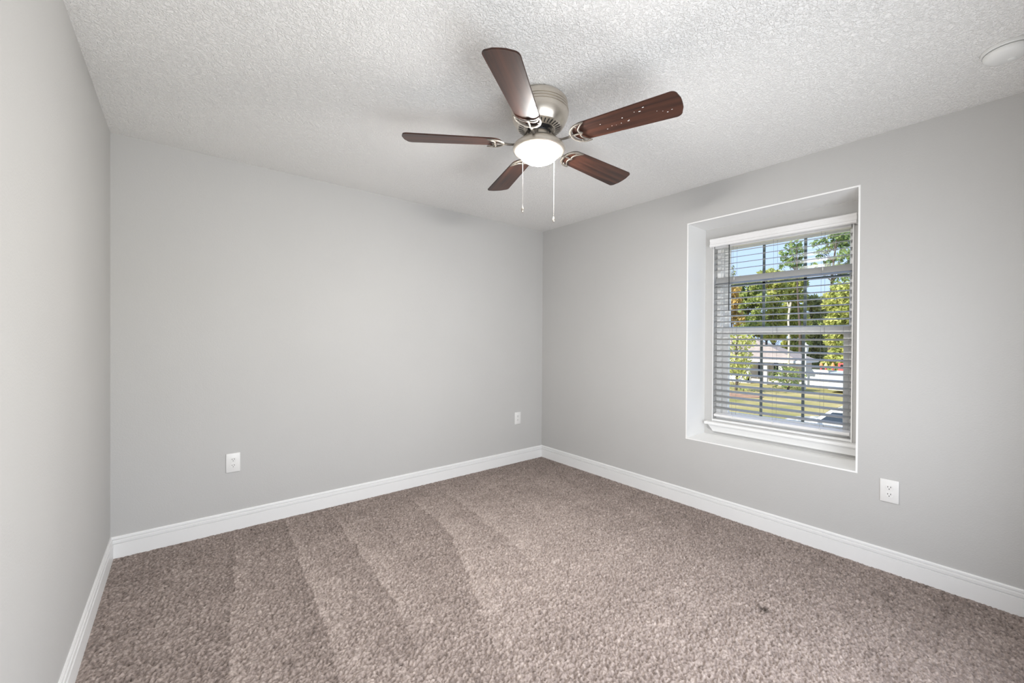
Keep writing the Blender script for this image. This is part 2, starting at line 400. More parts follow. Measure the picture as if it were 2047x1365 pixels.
# stool and apron below the window
SY1 = 1.597
bm = bmesh.new()
add_box(bm, X0-0.062, X0-0.0005, RY0+T+0.002, SY1, 0.6015, 0.6245, 0.006, seg=3)
add_box(bm, X0-0.003, X0+0.0615, WY0+0.001, WY1-0.001, 0.6255, 0.641, 0.002)
st = wobj('window_sill', bm, M['white'], smooth=True)
bm = bmesh.new()
prof = [(X0-0.0005, 0.6005), (X0-0.044, 0.6005), (X0-0.042, 0.588), (X0-0.030, 0.565), (X0-0.024, 0.548), (X0-0.0005, 0.548)]
A = [bm.verts.new((p[0], RY0+T+0.002, p[1])) for p in prof]
B = [bm.verts.new((p[0], SY1-0.026-(0.6005-p[1])*0.55, p[1])) for p in prof]
n = len(prof)
for k in range(n): bm.faces.new((A[k], B[k], B[(k+1) % n], A[(k+1) % n]))
bm.faces.new(A); bm.faces.new(B); bmesh.ops.recalc_face_normals(bm, faces=bm.faces[:])
wobj('apron', bm, M['white'])
# white bead round the opening
bm = bmesh.new()
add_box(bm, X0-0.006, X0-0.0005, WY0-0.001, WY0+0.006, 0.625, WZ1); add_box(bm, X0-0.006, X0-0.0005, WY1-0.004, WY1+0.001, 0.625, WZ1)
wobj('opening_bead', bm, M['reveal'])

# ------------------------------------------------------------------ horizontal blind
blind = empty('window_blind', (0, 0, 0), 'lowered horizontal slatted blind in the window with one slat hanging tilted near the top', 'blind')
BY0, BY1 = 0.684, 1.551
BX = X0+0.032
bm = bmesh.new()
vp = [(X0-0.050, 2.014), (X0-0.056, 2.020), (X0-0.056, 2.030), (X0-0.050, 2.036), (X0-0.048, 2.056), (X0-0.053, 2.066), (X0-0.053, 2.074), (X0-0.046, 2.080), (X0-0.041, 2.080), (X0-0.041, 2.014)]
prism(bm, vp, 'y', 0.650, 1.5655)
for ya, yb in ((0.650, 0.659), (1.5565, 1.5655)):
    add_box(bm, X0-0.041, X0-0.0015, ya, yb, 2.014, 2.080)
obj('valance', bm, M['valance'], blind)
bm = bmesh.new(); add_box(bm, X0+0.002, X0+0.058, BY0, BY1, 2.008, 2.052, 0.003); obj('head_rail', bm, M['valance'], blind)
def slat_bm(w=0.050, th=0.0033):
    bm = bmesh.new(); n = 6
    top = []; bot = []
    for k in range(n+1):
        s = -w/2+w*k/n; c = 0.0022*(1-(2*s/w)**2)
        top.append((s, c+th/2)); bot.append((s, c-th/2))
    prism(bm, top+bot[::-1], 'y', BY0, BY1)
    return bm
bm = slat_bm(); sl0 = obj('slat', bm, M['slat'], blind)
first = True
for k in range(28):
    z = 0.7315+k*0.04587
    o = sl0 if first else sl0.copy()
    if not first: COL.objects.link(o); o.parent = blind
    first = False
    tilt = -11.0
    dz = 0
    if k == 23: tilt = -66.0; z = 1.752
    if k == 22: tilt = -22.0; z = 1.722
    o.location = (BX, 0, z); o.rotation_euler = (0, math.radians(tilt), 0)
bm = bmesh.new(); add_box(bm, -0.027, 0.027, BY0, BY1, -0.010, 0.010, 0.003); br = obj('bottom_rail', bm, M['valance'], blind)
br.location = (BX, 0, 0.676); br.rotation_euler = (0, math.radians(-12), 0)
for y in (1.407, 1.126, 0.841):
    bm = bmesh.new()
    tube(bm, [(BX-0.028, y+0.003, 2.01), (BX-0.028, y+0.003, 0.675)], 0.0007, 5); tube(bm, [(BX+0.028, y-0.004, 2.01), (BX+0.028, y-0.004, 0.68)], 0.0007, 5)
    obj('ladder_cord', bm, M['cord'], blind)
    bm = bmesh.new(); lathe(bm, [(0, 0.008), (0.002, 0.006), (0.003, 0), (0.0025, -0.008), (0, -0.010)], 8); tb = obj('cord_end', bm, M['tassel'], blind); tb.location = (BX-0.031, y+0.002, 0.683)
    if y != 1.126:
        bm = bmesh.new(); lathe(bm, [(0, 0.010), (0.0022, 0.008), (0.0026, 0), (0.0022, -0.010), (0, -0.012)], 8); tb = obj('cord_end', bm, M['tassel'], blind); tb.location = (BX-0.030, y-0.006, 1.757)
bm = bmesh.new(); tube(bm, [(X0-0.012, 1.4325, 2.02), (X0-0.012, 1.4325, 1.97), (X0-0.012, 1.431, 1.505)], 0.0036, 8); obj('tilt_wand', bm, M['wand'], blind)

# ------------------------------------------------------------------ ceiling fan
FX, FY = 1.347, 1.4665
fan = empty('ceiling_fan', (FX, FY, H), 'flush mounted ceiling fan with five dark walnut blades and a lit white glass bowl', 'ceiling fan')
fan.rotation_euler = (0, math.radians(1.55), 0)
bm = bmesh.new()
hp = [(0.0, -0.002), (0.108, -0.002), (0.113, -0.006), (0.121, -0.014), (0.128, -0.021), (0.1325, -0.028), (0.134, -0.036), (0.134, -0.046), (0.1305, -0.0475), (0.1305, -0.050), (0.1355, -0.0515), (0.1365, -0.060), (0.1330, -0.0615), (0.1330, -0.064), (0.1380, -0.0655), (0.1385, -0.074), (0.1350, -0.0755), (0.1350, -0.078), (0.1380, -0.0795), (0.1365, -0.090), (0.1320, -0.106), (0.1250, -0.122), (0.1165, -0.136), (0.1105, -0.1435), (0.1085, -0.146), (0.1060, -0.1475), (0.0715, -0.158), (0.070, -0.156), (0.060, -0.151), (0.0, -0.151)]
lathe(bm, hp, 96); obj('motor_housing', bm, M['nickel'], fan, True)
bm = bmesh.new()
for k in range(34):
    a = 2*math.pi*k/34
    u = Vector((math.cos(a), math.sin(a), 0)); v = Vector((-math.sin(a), math.cos(a), 0))
    p1 = u*0.0775+Vector((0, 0, -0.15680)); p2 = u*0.1015+Vector((0, 0, -0.14955))
    w1, w2 = 0.0019, 0.0028; dn = Vector((0, 0, -0.0008))
    quad(bm, [p1-v*w1+dn, p1+v*w1+dn, p2+v*w2+dn, p2-v*w2+dn])
vs = obj('vent_slots', bm, M['black'], fan)
bm = bmesh.new()
lathe(bm, [(0, -0.150), (0.056, -0.150), (0.057, -0.153), (0.057, -0.160), (0.048, -0.164), (0.042, -0.178), (0, -0.178)], 48)
for k in range(5):
    a = math.radians(215.5+36+72*k)
    lathe(bm, [(0, -0.1655), (0.0045, -0.1655), (0.0045, -0.162), (0, -0.162)], 8, (0.050*math.cos(a), 0.050*math.sin(a), 0))
obj('rotor_hub', bm, M['dark'], fan, True)
bm = bmesh.new()
lathe(bm, [(0.0, -0.170), (0.040, -0.170), (0.049, -0.173), (0.051, -0.178), (0.051, -0.190), (0.056, -0.193), (0.066, -0.198), (0.084, -0.208), (0.106, -0.224), (0.120, -0.236), (0.1255, -0.245), (0.1265, -0.252), (0.1240, -0.259), (0.1180, -0.263), (0.1070, -0.2635), (0.1002, -0.2615), (0.0995, -0.257), (0.0, -0.257)], 96)
obj('light_fitter', bm, M['nickel'], fan, True)
bm = bmesh.new()
gp = [(0.0990, -0.2575)]+[(0.0990*math.cos(t_), -0.2600-0.058*math.sin(t_)) for t_ in np.linspace(0, math.pi/2-0.001, 14)]
gp[-1] = (0, gp[-1][1])
lathe(bm, gp, 64); obj('glass_bowl', bm, M['bowl'], fan, True)

ZB = -0.2215                       # blade plane below the ceiling
PITCHB = math.radians(-11.75)
def blade_bm():
    bm = bmesh.new()
    r0, r1 = 0.180, 0.652; hw0, hw1 = 0.056, 0.0705
    pts = []
    # outline, +v side from root to tip, then back
    def side(s):
        out = []
        for k in range(9):            # rounded root
            a = math.pi/2*k/8
            out.append((r0+0.050*(1-math.sin(a)), s*(hw0-0.036+0.036*1.0)*math.cos(math.pi/2-a) if False else s*hw0*math.sin(a)**0.8))
        return out
    root = [(r0+0.055*(1-math.cos(a)), hw0*math.sin(a)) for a in np.linspace(0, math.pi/2, 9)]
    crn = 0.026
    tip = [(r1-0.008-crn+crn*math.sin(a), hw1-crn+crn*math.cos(a)) for a in np.linspace(0, math.pi/2*0.93, 7)]
    end = [(r1-0.0035+0.0035*(1-((hw1-crn)*f/(hw1-crn))**2), (hw1-crn)*f) for f in (0.6, 0.25)]
    up = root + tip + end + [(r1, 0.0)]
    lo = [(x, -y) for x, y in up[::-1] if abs(y) > 1e-6]
    poly = up + lo
    prism(bm, poly, 'z', -0.003, 0.003)
    es = [e for e in bm.edges if len(e.link_faces) == 2 and abs(e.link_faces[0].normal.dot(e.link_faces[1].normal)) < 0.5]
    bmesh.ops.bevel(bm, geom=es, offset=0.0012, segments=2, affect='EDGES')
    return bm
def iron_bm():
    """Open scroll bracket under the blade root; x outward, y across, z up, in the blade's own tilted frame."""
    bm = bmesh.new(); z = -0.0085
    up = (0, 0, 1)
    outer = [(0.252, 0.0590, z+0.001), (0.226, 0.0575, z), (0.199, 0.047, z), (0.180, 0.027, z), (0.1735, 0.0, z), (0.180, -0.027, z), (0.199, -0.047, z), (0.226, -0.0575, z), (0.252, -0.0590, z+0.001)]
    s = spline(outer, 7); n = len(s)
    tube(bm, s, [0.0030+0.0040*math.sin(math.pi*i/(n-1))**0.6 for i in range(n)], 10, True, 0.75, up)
    inner = [(0.252, 0.0590, z+0.001), (0.231, 0.043, z), (0.216, 0.0235, z), (0.2165, 0.008, z), (0.224, 0.0, z), (0.2165, -0.008, z), (0.216, -0.0235, z), (0.231, -0.043, z), (0.252, -0.0590, z+0.001)]
    s = spline(inner, 7); n = len(s)
    tube(bm, s, [0.0026+0.0024*math.sin(math.pi*i/(n-1)) for i in range(n)], 10, True, 0.75, up)
    tube(bm, [(0.172, 0, z), (0.195, 0, z-0.0005), (0.222, 0, z)], [0.006, 0.0045, 0.004], 10, True, 0.75, up)
    for x, y in ((0.212, 0.046), (0.212, -0.046), (0.214, 0.0)):
        lathe(bm, [(0, -0.0045), (0.0035, -0.004), (0.0045, -0.001), (0.0045, 0.004), (0, 0.004)], 10, (x, y, z))
    return bm
def arm_bm():
    bm = bmesh.new()
    s = spline([(0.046, 0, 0.062), (0.058, 0, 0.056), (0.072, 0, 0.034), (0.090, 0, 0.008), (0.112, 0, -0.008), (0.142, 0, -0.011), (0.174, 0, -0.0085)], 6)
    n = len(s); tube(bm, s, [0.0085-0.0022*math.sin(math.pi*i/(n-1)) for i in range(n)], 12, True, 0.62, (0, 0, 1))
    return bm
proto = {}
for k in range(5):
    a = math.radians(215.5+72*k)
    if k == 0:
        b = obj('blade', blade_bm(), M['walnut'], fan, True)
        ir = obj('blade_iron', iron_bm(), M['iron'], b, True)
        ar = obj('blade_arm', arm_bm(), M['iron'], fan, True)
        proto = dict(b=b, ir=ir, ar=ar)
    else:
        b = proto['b'].copy(); COL.objects.link(b); b.parent = fan
        ir = proto['ir'].copy(); COL.objects.link(ir); ir.parent = b
        ar = proto['ar'].copy(); COL.objects.link(ar); ar.parent = fan
    b.matrix_local = Matrix.Translation((0, 0, ZB)) @ Matrix.Rotation(a, 4, 'Z') @ Matrix.Rotation(PITCHB, 4, 'X')
    ar.matrix_local = Matrix.Translation((0, 0, ZB)) @ Matrix.Rotation(a, 4, 'Z')
    if k == 1:      # chips of white paint on the underside
        rnd = random.Random(4)
        for q in range(15):
            x = rnd.uniform(0.30, 0.63); y = rnd.gauss(0.0, 0.022); s_ = rnd.uniform(0.0006, 0.0016); l_ = rnd.uniform(1.0, 3.0)
            bm = bmesh.new(); add_box(bm, x-s_*l_, x+s_*l_, y-s_, y+s_, -0.0036, -0.0029); obj('paint_chip', bm, M['white'], b)
def chain(x, y, z0, z1):
    ln = z0-z1
    bm = bmesh.new(); tube(bm, [(0, 0, 0), (0, 0, -ln)], 0.0006, 6)
    for i in range(int(ln/0.0045)):
        bmesh.ops.create_icosphere(bm, subdivisions=1, radius=0.0011, matrix=Matrix.Translation((0, 0, -i*0.0045)))
    c = obj('pull_chain', bm, M['nickel_light'], fan, True)
    c.location = (x, y, z0); c.rotation_euler = (0, -math.radians(1.55), 0)      # hangs plumb although the fan leans
    bm = bmesh.new(); lathe(bm, [(0, 0.004), (0.0025, 0.003), (0.0035, -0.002), (0.0058, -0.008), (0.0066, -0.015), (0.0052, -0.022), (0.0025, -0.026), (0, -0.027)], 16, (0, 0, -ln))
    obj('pull_pendant', bm, M['nickel'], c, True)
M['nickel_light'] = mat('bright chain metal', (0.55, 0.53, 0.50), 0.4, 0.5)
nd = Vector((FX, FY, 0)).normalized(); sd = Vector((nd.y, -nd.x, 0))
p = sd*(-0.074)-nd*0.085; chain(p.x, p.y, -0.262, -0.556)
p = sd*(0.076)+nd*0.080; chain(p.x, p.y, -0.262, -0.550)

# ------------------------------------------------------------------ outlets
def outlet(name, loc, rotz, label, w=0.079, h=0.125):
    root = empty(name, loc, label, 'outlet', 'duplex outlets on the walls'); root.rotation_euler = (0, 0, rotz)
    # local: x across, y out of the wall, z up
    bm = bmesh.new(); add_box(bm, -w/2, w/2, 0.0003, 0.0062, -h/2, h/2, 0.0028, seg=2)
    lathe(bm, [(0, 0), (0.0026, 0), (0.0026, 0.0008), (0, 0.0010)], 12)
    o = obj('cover_plate', bm, M['plate'], root, True)
    for s in (-1, 1):
        bm = bmesh.new(); poly = []
        for k in range(32):
            a = 2*math.pi*k/32; x = 0.0172*math.cos(a); z = max(-0.0135, min(0.0135, 0.0172*math.sin(a))); poly.append((x, z+s*0.0195))
        prism(bm, poly, 'y', 0.0055, 0.0085)
        rc = obj('receptacle', bm, M['plate'], root)
        for x, hh in ((-0.0062, 0.0040), (0.0062, 0.0034)):
            bm = bmesh.new(); add_box(bm, x-0.0012, x+0.0012, 0.0080, 0.0089, s*0.0195+0.004-hh, s*0.0195+0.004+hh); obj('blade_slot', bm, M['black'], rc)
        bm = bmesh.new(); prism(bm, [(0.0024*math.cos(2*math.pi*k/12), s*0.0195-0.0072+0.0024*math.sin(2*math.pi*k/12)) for k in range(12)], 'y', 0.0080, 0.0089); obj('ground_hole', bm, M['black'], rc)
    return root
outlet('wall_outlet', (0.2625, D, 0.4445), math.pi, 'white duplex outlet low on the back wall, nearer the left corner')
outlet('wall_outlet', (2.710, D, 0.4535), math.pi, 'white duplex outlet low on the back wall beside the far corner')
outlet('wall_outlet', (R, 0.4495, 0.444), math.pi/2, 'white duplex outlet on the right wall below the window')

# ------------------------------------------------------------------ smoke alarm
sm = empty('smoke_alarm', (2.545, 0.043, H), 'round white smoke alarm on the ceiling by the right wall', 'smoke alarm')
bm = bmesh.new(); lathe(bm, [(0, -0.0005), (0.070, -0.0005), (0.071, -0.003), (0.071, -0.012), (0.069, -0.014), (0.0, -0.014)], 64); obj('base_plate', bm, M['smoke'], sm, True)
bm = bmesh.new(); lathe(bm, [(0, -0.0145), (0.060, -0.0145), (0.060, -0.018), (0, -0.018)], 48); obj('vent_gap', bm, M['dark'], sm)
bm = bmesh.new(); lathe(bm, [(0.0, -0.0165), (0.065, -0.0165), (0.066, -0.019), (0.065, -0.028), (0.058, -0.037), (0.042, -0.043), (0.015, -0.045), (0, -0.045)], 64); obj('cover', bm, M['smoke'], sm, True)
bm = bmesh.new(); lathe(bm, [(0, -0.0438), (0.012, -0.0438), (0.012, -0.0475), (0.010, -0.0485), (0, -0.0485)], 24, (0.012, -0.012, 0)); obj('test_button', bm, M['smoke'], sm, True)

# ------------------------------------------------------------------ outside
GZ = -2.9
M['grass'] = mat('dry lawn', (0.27, 0.25, 0.085), 0.95, scale=0.5, col2=(0.48, 0.38, 0.19), bump=0.4, bscale=30, spec=0.1, bdist=0.05)
M['concrete'] = mat('concrete drive', (0.60, 0.54, 0.50), 0.9, var=0.06, scale=0.7)
M['roof'] = mat('shingle roof', (0.33, 0.27, 0.245), 0.95, var=0.12, scale=3, bump=0.3, bscale=12, bdist=0.03)
M['siding'] = mat('pale siding', (0.70, 0.63, 0.59), 0.8, var=0.05, scale=1)
M['extwhite'] = mat('outdoor white', (0.66, 0.65, 0.64), 0.6, var=0.03, scale=1)
M['darkglass'] = mat('dark outdoor glass', (0.03, 0.04, 0.055), 0.12)
M['bark'] = mat('bark', (0.10, 0.075, 0.06), 0.95, var=0.25, scale=4, stretch=(6, 6, 1))
M['palebark'] = mat('pale bark', (0.55, 0.47, 0.38), 0.9, var=0.15, scale=4)
M['carpaint'] = mat('white car paint', (0.80, 0.80, 0.80), 0.2, var=0.01, coat=0.8)
M['tyre'] = mat('tyre rubber', (0.02, 0.02, 0.02), 0.8)
M['rim'] = mat('wheel rim', (0.5, 0.5, 0.5), 0.3, 0.9)
M['red'] = mat('red plastic', (0.72, 0.10, 0.10), 0.5)
M['orange'] = mat('orange plastic', (0.85, 0.28, 0.10), 0.5)
M['yellow'] = mat('yellow plastic', (0.80, 0.68, 0.22), 0.5)
M['trailer'] = mat('white trailer panel', (0.46, 0.50, 0.60), 0.5, var=0.02, scale=1)
M['mulch'] = mat('mulch', (0.33, 0.19, 0.12), 0.95, var=0.3, scale=3)
def leaf_mat(name, c1, c2):
    mt, N, K, P = new_mat(name)
    t = N.new('ShaderNodeTexCoord'); nz = N.new('ShaderNodeTexNoise'); nz.inputs['Scale'].default_value = 1.3; nz.inputs['Detail'].default_value = 4; K.new(t.outputs['Object'], nz.inputs['Vector'])
    rp = N.new('ShaderNodeValToRGB'); K.new(nz.outputs['Fac'], rp.inputs[0])
    rp.color_ramp.elements[0].position = 0.35; rp.color_ramp.elements[0].color = (*c1, 1); rp.color_ramp.elements[1].position = 0.65; rp.color_ramp.elements[1].color = (*c2, 1)
    P.inputs['Roughness'].default_value = 0.6; P.inputs['Specular IOR Level'].default_value = 0.25
    K.new(rp.outputs[0], P.inputs['Base Color'])
    tl = N.new('ShaderNodeBsdfTranslucent'); K.new(rp.outputs[0], tl.inputs[0])
    mx = N.new('ShaderNodeMixShader'); mx.inputs[0].default_value = 0.42
    K.new(P.outputs[0], mx.inputs[1]); K.new(tl.outputs[0], mx.inputs[2]); K.new(mx.outputs[0], N['Material Output'].inputs[0])
    return mt
M['pine'] = leaf_mat('pine needles', (0.17, 0.27, 0.10), (0.38, 0.46, 0.17))
M['green'] = leaf_mat('green leaves', (0.24, 0.32, 0.10), (0.54, 0.57, 0.20))
M['lime'] = leaf_mat('yellow green leaves', (0.36, 0.41, 0.11), (0.66, 0.64, 0.22))
M['olive'] = leaf_mat('dark olive leaves', (0.22, 0.26, 0.11), (0.48, 0.48, 0.20))
M['autumn'] = leaf_mat('autumn leaves', (0.42, 0.30, 0.08), (0.60, 0.42, 0.14))

bm = bmesh.new(); quad(bm, [(X0+WT+0.5, -120, GZ), (260, -120, GZ), (260, 180, GZ), (X0+WT+0.5, 180, GZ)])
tag(obj('lawn', bm, M['grass']), kind='structure')
bm = bmesh.new(); add_box(bm, 15.2, 21.5, -8, 6.6, GZ, GZ+0.04); tag(obj('driveway', bm, M['concrete']), kind='structure')

def foliage(name, clumps, mt, parent, leaf, n_per_m2, seed):
    rng = np.random.default_rng(seed); V = []; base = Vector(parent.location)
    for (c, r) in clumps:
        n = int(n_per_m2*4*math.pi*r*r)
        d = rng.standard_normal((n, 3)); d /= np.linalg.norm(d, axis=1)[:, None]
        lump = 1+0.22*np.sin(5*d[:, 0]+c[1]*3)*np.cos(4*d[:, 1]+c[2]*2)
        rad = r*(rng.uniform(0.25, 1.05, n)**0.45)*lump
        p = d*rad[:, None]*np.array([1, 1, 0.82])+np.array(c)
        a = rng.standard_normal((n, 3)); a /= np.linalg.norm(a, axis=1)[:, None]
        b = np.cross(a, rng.standard_normal((n, 3))); b /= np.linalg.norm(b, axis=1)[:, None]
        s = leaf*rng.uniform(0.6, 1.3, n)[:, None]
        V.append(np.stack([p-a*s-b*s*0.2, p-b*s*0.55, p+a*s, p+b*s*0.55], axis=1))
    V = np.concatenate(V).reshape(-1, 3)-np.array(base)
    me = bpy.data.meshes.new(name); n = len(V)
    me.vertices.add(n); me.vertices.foreach_set('co', V.astype(np.float32).ravel())
    me.loops.add(n); me.loops.foreach_set('vertex_index', np.arange(n, dtype=np.int32))
    me.polygons.add(n//4); me.polygons.foreach_set('loop_start', np.arange(0, n, 4, dtype=np.int32))
    me.update(calc_edges=True); me.materials.append(mt)
    o = bpy.data.objects.new(name, me); COL.objects.link(o); o.parent = parent
    return o
def tree(name, cl, X, mt, label, cat='tree', trunk_px=None, bark='bark', group='trees beyond the houses', leaf=0.26, dens=12, seed=1, tr=0.15):
    """cl: (px, py, radius in px) clumps seen at plane x = X; the trunk stands on the ground below them."""
    C = []
    for i, (px, py, rp_) in enumerate(cl):
        dx = ((i*37) % 7-3)*0.35
        c = at(px, py, X+dx); sc = (at(px, py-10, X)-at(px, py, X)).z/10
        C.append(((c.x, c.y, c.z), rp_*sc))
    tx = trunk_px if trunk_px else sum(c[0] for c in cl)/len(cl)
    b = at(tx, 690, X); base = Vector((X, b.y, GZ))
    root = empty(name, base, label, cat, group)
    top = max(C, key=lambda q: q[0][2])
    bm = bmesh.new()
    zt = top[0][2]-GZ; tp = Vector(top[0])-base
    s = spline([(0, 0, -0.1), (0.06, -0.05, zt*0.3), (tp.x*0.35, tp.y*0.35+0.1, zt*0.65), (tp.x*0.9, tp.y*0.9, zt)], 5)
    n = len(s); tube(bm, s, [tr*(1-0.75*i/(n-1)) for i in range(n)], 8)
    for (c, r) in C:
        if c[2] < GZ+1.2: continue
        e_ = Vector(c)-base; h = max(0.3, e_.z-abs(e_.y)*0.5-0.6)
        f = min(0.95, h/zt); i = min(n-1, int(f*(n-1))); st_ = s[i]
        tube(bm, [st_, (st_+e_)/2+Vector((0, 0, -0.1)), e_], [tr*0.22, tr*0.14, tr*0.06], 6)
    obj('trunk', bm, M[bark], root, True)
    foliage('foliage', C, M[mt], root, leaf, dens, seed)
    return root
R_ = random.Random(11)
def blob(x0, x1, y0, y1, r, n):
    return [(R_.uniform(x0, x1), R_.uniform(y0, y1), r*R_.uniform(0.7, 1.25)) for _ in range(n)]
tree('pine_tree', [(1683, 468, 13), (1664, 472, 10), (1645, 482, 9), (1628, 487, 8), (1700, 478, 14), (1672, 492, 10), (1650, 500, 9), (1690, 505, 13), (1640, 513, 7), (1664, 517, 8), (1700, 528, 12), (1676, 534, 9), (1628, 531, 7), (1650, 545, 8), (1694, 556, 11), (1668, 560, 7), (1720, 500, 15), (1730, 530, 14), (1676, 460, 9), (1692, 484, 12), (1660, 488, 9), (1704, 512, 12), (1678, 518, 9), (1655, 525, 8), (1688, 545, 10), (1636, 503, 7), (1672, 478, 10), (1712, 470, 12), (1660, 536, 7)], 65, 'pine', 'tallest pine, its clumped crown reaching the top right of the window', trunk_px=1658, seed=3, tr=0.26, dens=15, leaf=0.22)
tree('pine_tree', [(1592, 488, 10), (1577, 494, 9), (1562, 505, 5), (1600, 500, 9), (1584, 506, 8), (1568, 517, 7), (1598, 522, 9), (1580, 530, 6), (1562, 533, 6), (1608, 536, 8), (1588, 497, 8), (1570, 508, 7), (1594, 532, 8), (1604, 512, 7), (1574, 525, 7), (1583, 519, 8)], 58, 'pine', 'mid height pine in the middle of the window, left of the tallest pine', trunk_px=1598, seed=4, tr=0.2, dens=15, leaf=0.22)
tree('slender_tree', [(1465, 534, 4), (1466, 545, 7), (1464, 557, 9), (1470, 568, 10), (1460, 580, 12), (1472, 592, 12)], 75, 'olive', 'slender pointed tree against the sky at the left edge of the glass', trunk_px=1466, seed=5, leaf=0.16)
tree('autumn_tree', blob(1446, 1476, 575, 640, 12, 22), 56, 'autumn', 'golden leaved tree at the left edge of the glass', trunk_px=1462, seed=6)
tree('broadleaf_tree', blob(1474, 1528, 562, 668, 11, 60), 62, 'green', 'green broadleaf tree above the left half of the house roof', trunk_px=1508, seed=7)
tree('broadleaf_tree', blob(1520, 1568, 545, 676, 10, 80), 67, 'lime', 'yellow green broadleaf tree left of the pale bare trunk', trunk_px=1545, seed=8)
tree('broadleaf_tree', blob(1568, 1610, 552, 700, 10, 80), 72, 'lime', 'yellow green broadleaf tree just right of the pale bare trunk', trunk_px=1590, seed=9)
tree('broadleaf_tree', blob(1606, 1650, 588, 730, 10, 80), 77, 'olive', 'dark olive broadleaf tree behind the white fence', trunk_px=1630, seed=10)
tree('broadleaf_tree', blob(1655, 1712, 568, 738, 11, 100), 57, 'lime', 'bright broadleaf tree behind the play tower, below the tallest pine', trunk_px=1690, seed=12)
tree('broadleaf_tree', blob(1630, 1680, 600, 730, 11, 60), 84, 'green', 'shaded green tree behind the fence between the olive and bright trees', trunk_px=1662, seed=13)
tree('broadleaf_tree', blob(1410, 1450, 560, 700, 16, 28), 84, 'green', 'green tree hidden past the left window jamb', trunk_px=1430, seed=14)
tree('broadleaf_tree', blob(1725, 1790, 540, 720, 17, 34), 76, 'green', 'green tree hidden past the right window jamb', trunk_px=1755, seed=15)
# low plants in front of the house
tree('yard_tree', blob(1452, 1498, 668, 752, 13, 26), 36, 'lime', 'leafy yard tree in front of the left end of the house', trunk_px=1472, group='yard plants', seed=20, leaf=0.13, dens=14, tr=0.12)
tree('round_bush', [(1552, 752, 15), (1568, 742, 16), (1584, 745, 15), (1598, 752, 13), (1560, 765, 15), (1578, 762, 17), (1594, 768, 14)], 39, 'green', 'large round bush in front of the house porch', 'bush', trunk_px=1575, group='yard plants', seed=21, leaf=0.12, dens=16, tr=0.1)
tree('low_shrub', [(1478, 775, 6), (1492, 778, 6), (1505, 780, 5), (1465, 773, 7)], 36, 'green', 'low shrub at the edge of the lawn on the left', 'bush', trunk_px=1485, group='yard plants', seed=22, leaf=0.10, dens=18, tr=0.04)
# pale bare trunk
b0 = at(1576, 705, 42); b0.z = GZ
pt = empty('bare_tree', b0, 'pale thin bare trunk rising behind the house roof', 'tree', 'trees beyond the houses')
bm = bmesh.new()
pp = [(0, 0, 0)]+[tuple(at(x, y, 42)-b0) for x, y in ((1577, 690), (1577, 660), (1576, 640), (1578, 620), (1581, 604))]
tube(bm, spline(pp, 4), 0.085, 8)
tube(bm, spline([pp[4], tuple(at(1576, 612, 42)-b0), tuple(at(1574, 604, 42)-b0)], 4), 0.05, 6)
obj('trunk', bm, M['palebark'], pt, True)

# neighbour house
HX0, HX1, HY0, HY1 = 43.0, 47.2, 12.6, 26.0
house = empty('neighbour_house', ((HX0+HX1)/2, (HY0+HY1)/2, GZ), 'single storey house with pale shingle roof and white porch posts across the lawn', 'house')
def hobj(name, bm, mt):
    o = obj(name, bm, mt, house); o.matrix_parent_inverse = Matrix.Translation(-Vector(house.location)); return o
EZ = GZ+2.35
bm = bmesh.new(); add_box(bm, HX0+1.6, HX1, HY0, HY1, GZ, EZ); hobj('house_walls', bm, M['siding'])
bm = bmesh.new()
a, b_, c, d = (HX0-0.4, HY0-0.4, EZ), (HX0-0.4, HY1+0.4, EZ), (HX1+0.4, HY1+0.4, EZ), (HX1+0.4, HY0-0.4, EZ)
rg0, rg1 = ((HX0+HX1)/2, HY0+4.9, EZ+2.25), ((HX0+HX1)/2, HY1-4.0, EZ+2.25)
v = [bm.verts.new(p) for p in (a, b_, c, d, rg0, rg1)]
for f in ((0, 1, 5, 4), (1, 2, 5), (2, 3, 4, 5), (3, 0, 4), (3, 2, 1, 0)): bm.faces.new([v[i] for i in f])
bmesh.ops.recalc_face_normals(bm, faces=bm.faces[:]); hobj('roof', bm, M['roof'])
bm = bmesh.new(); add_box(bm, HX0-0.46, HX0-0.40, HY0-0.45, HY1+0.4, EZ-0.22, EZ+0.02); add_box(bm, HX0-0.4, HX1+0.4, HY0-0.46, HY0-0.40, EZ-0.22, EZ+0.02); hobj('fascia', bm, M['extwhite'])
for px in (1496, 1530, 1560):
    y = at(px, 750, HX0).y
    bm = bmesh.new(); add_box(bm, HX0-0.05, HX0+0.27, y-0.16, y+0.16, GZ, EZ-0.01, 0.02); hobj('porch_post', bm, M['extwhite'])
for px in (1513, 1545):
    y = at(px, 750, HX0).y
    bm = bmesh.new(); add_box(bm, HX0+1.52, HX0+1.59, y-0.45, y+0.45, GZ+0.5, GZ+2.1); w_ = hobj('house_window', bm, M['darkglass'])
    bm = bmesh.new(); add_box(bm, HX0+1.46, HX0+1.515, y-0.035, y+0.035, GZ+0.5, GZ+2.1); add_box(bm, HX0+1.46, HX0+1.515, y-0.52, y-0.45, GZ+0.45, GZ+2.15); add_box(bm, HX0+1.46, HX0+1.515, y+0.45, y+0.52, GZ+0.45, GZ+2.15)
    o = obj('window_trim', bm, M['extwhite'], w_); o.matrix_parent_inverse = Matrix.Identity(4)
bm = bmesh.new(); y0_, y1_ = at(1500, 760, HX0).y, at(1440, 760, HX0).y; add_box(bm, HX0-0.05, HX0+0.02, y0_, y1_, GZ, GZ+0.75); hobj('porch_wall', bm, M['extwhite'])
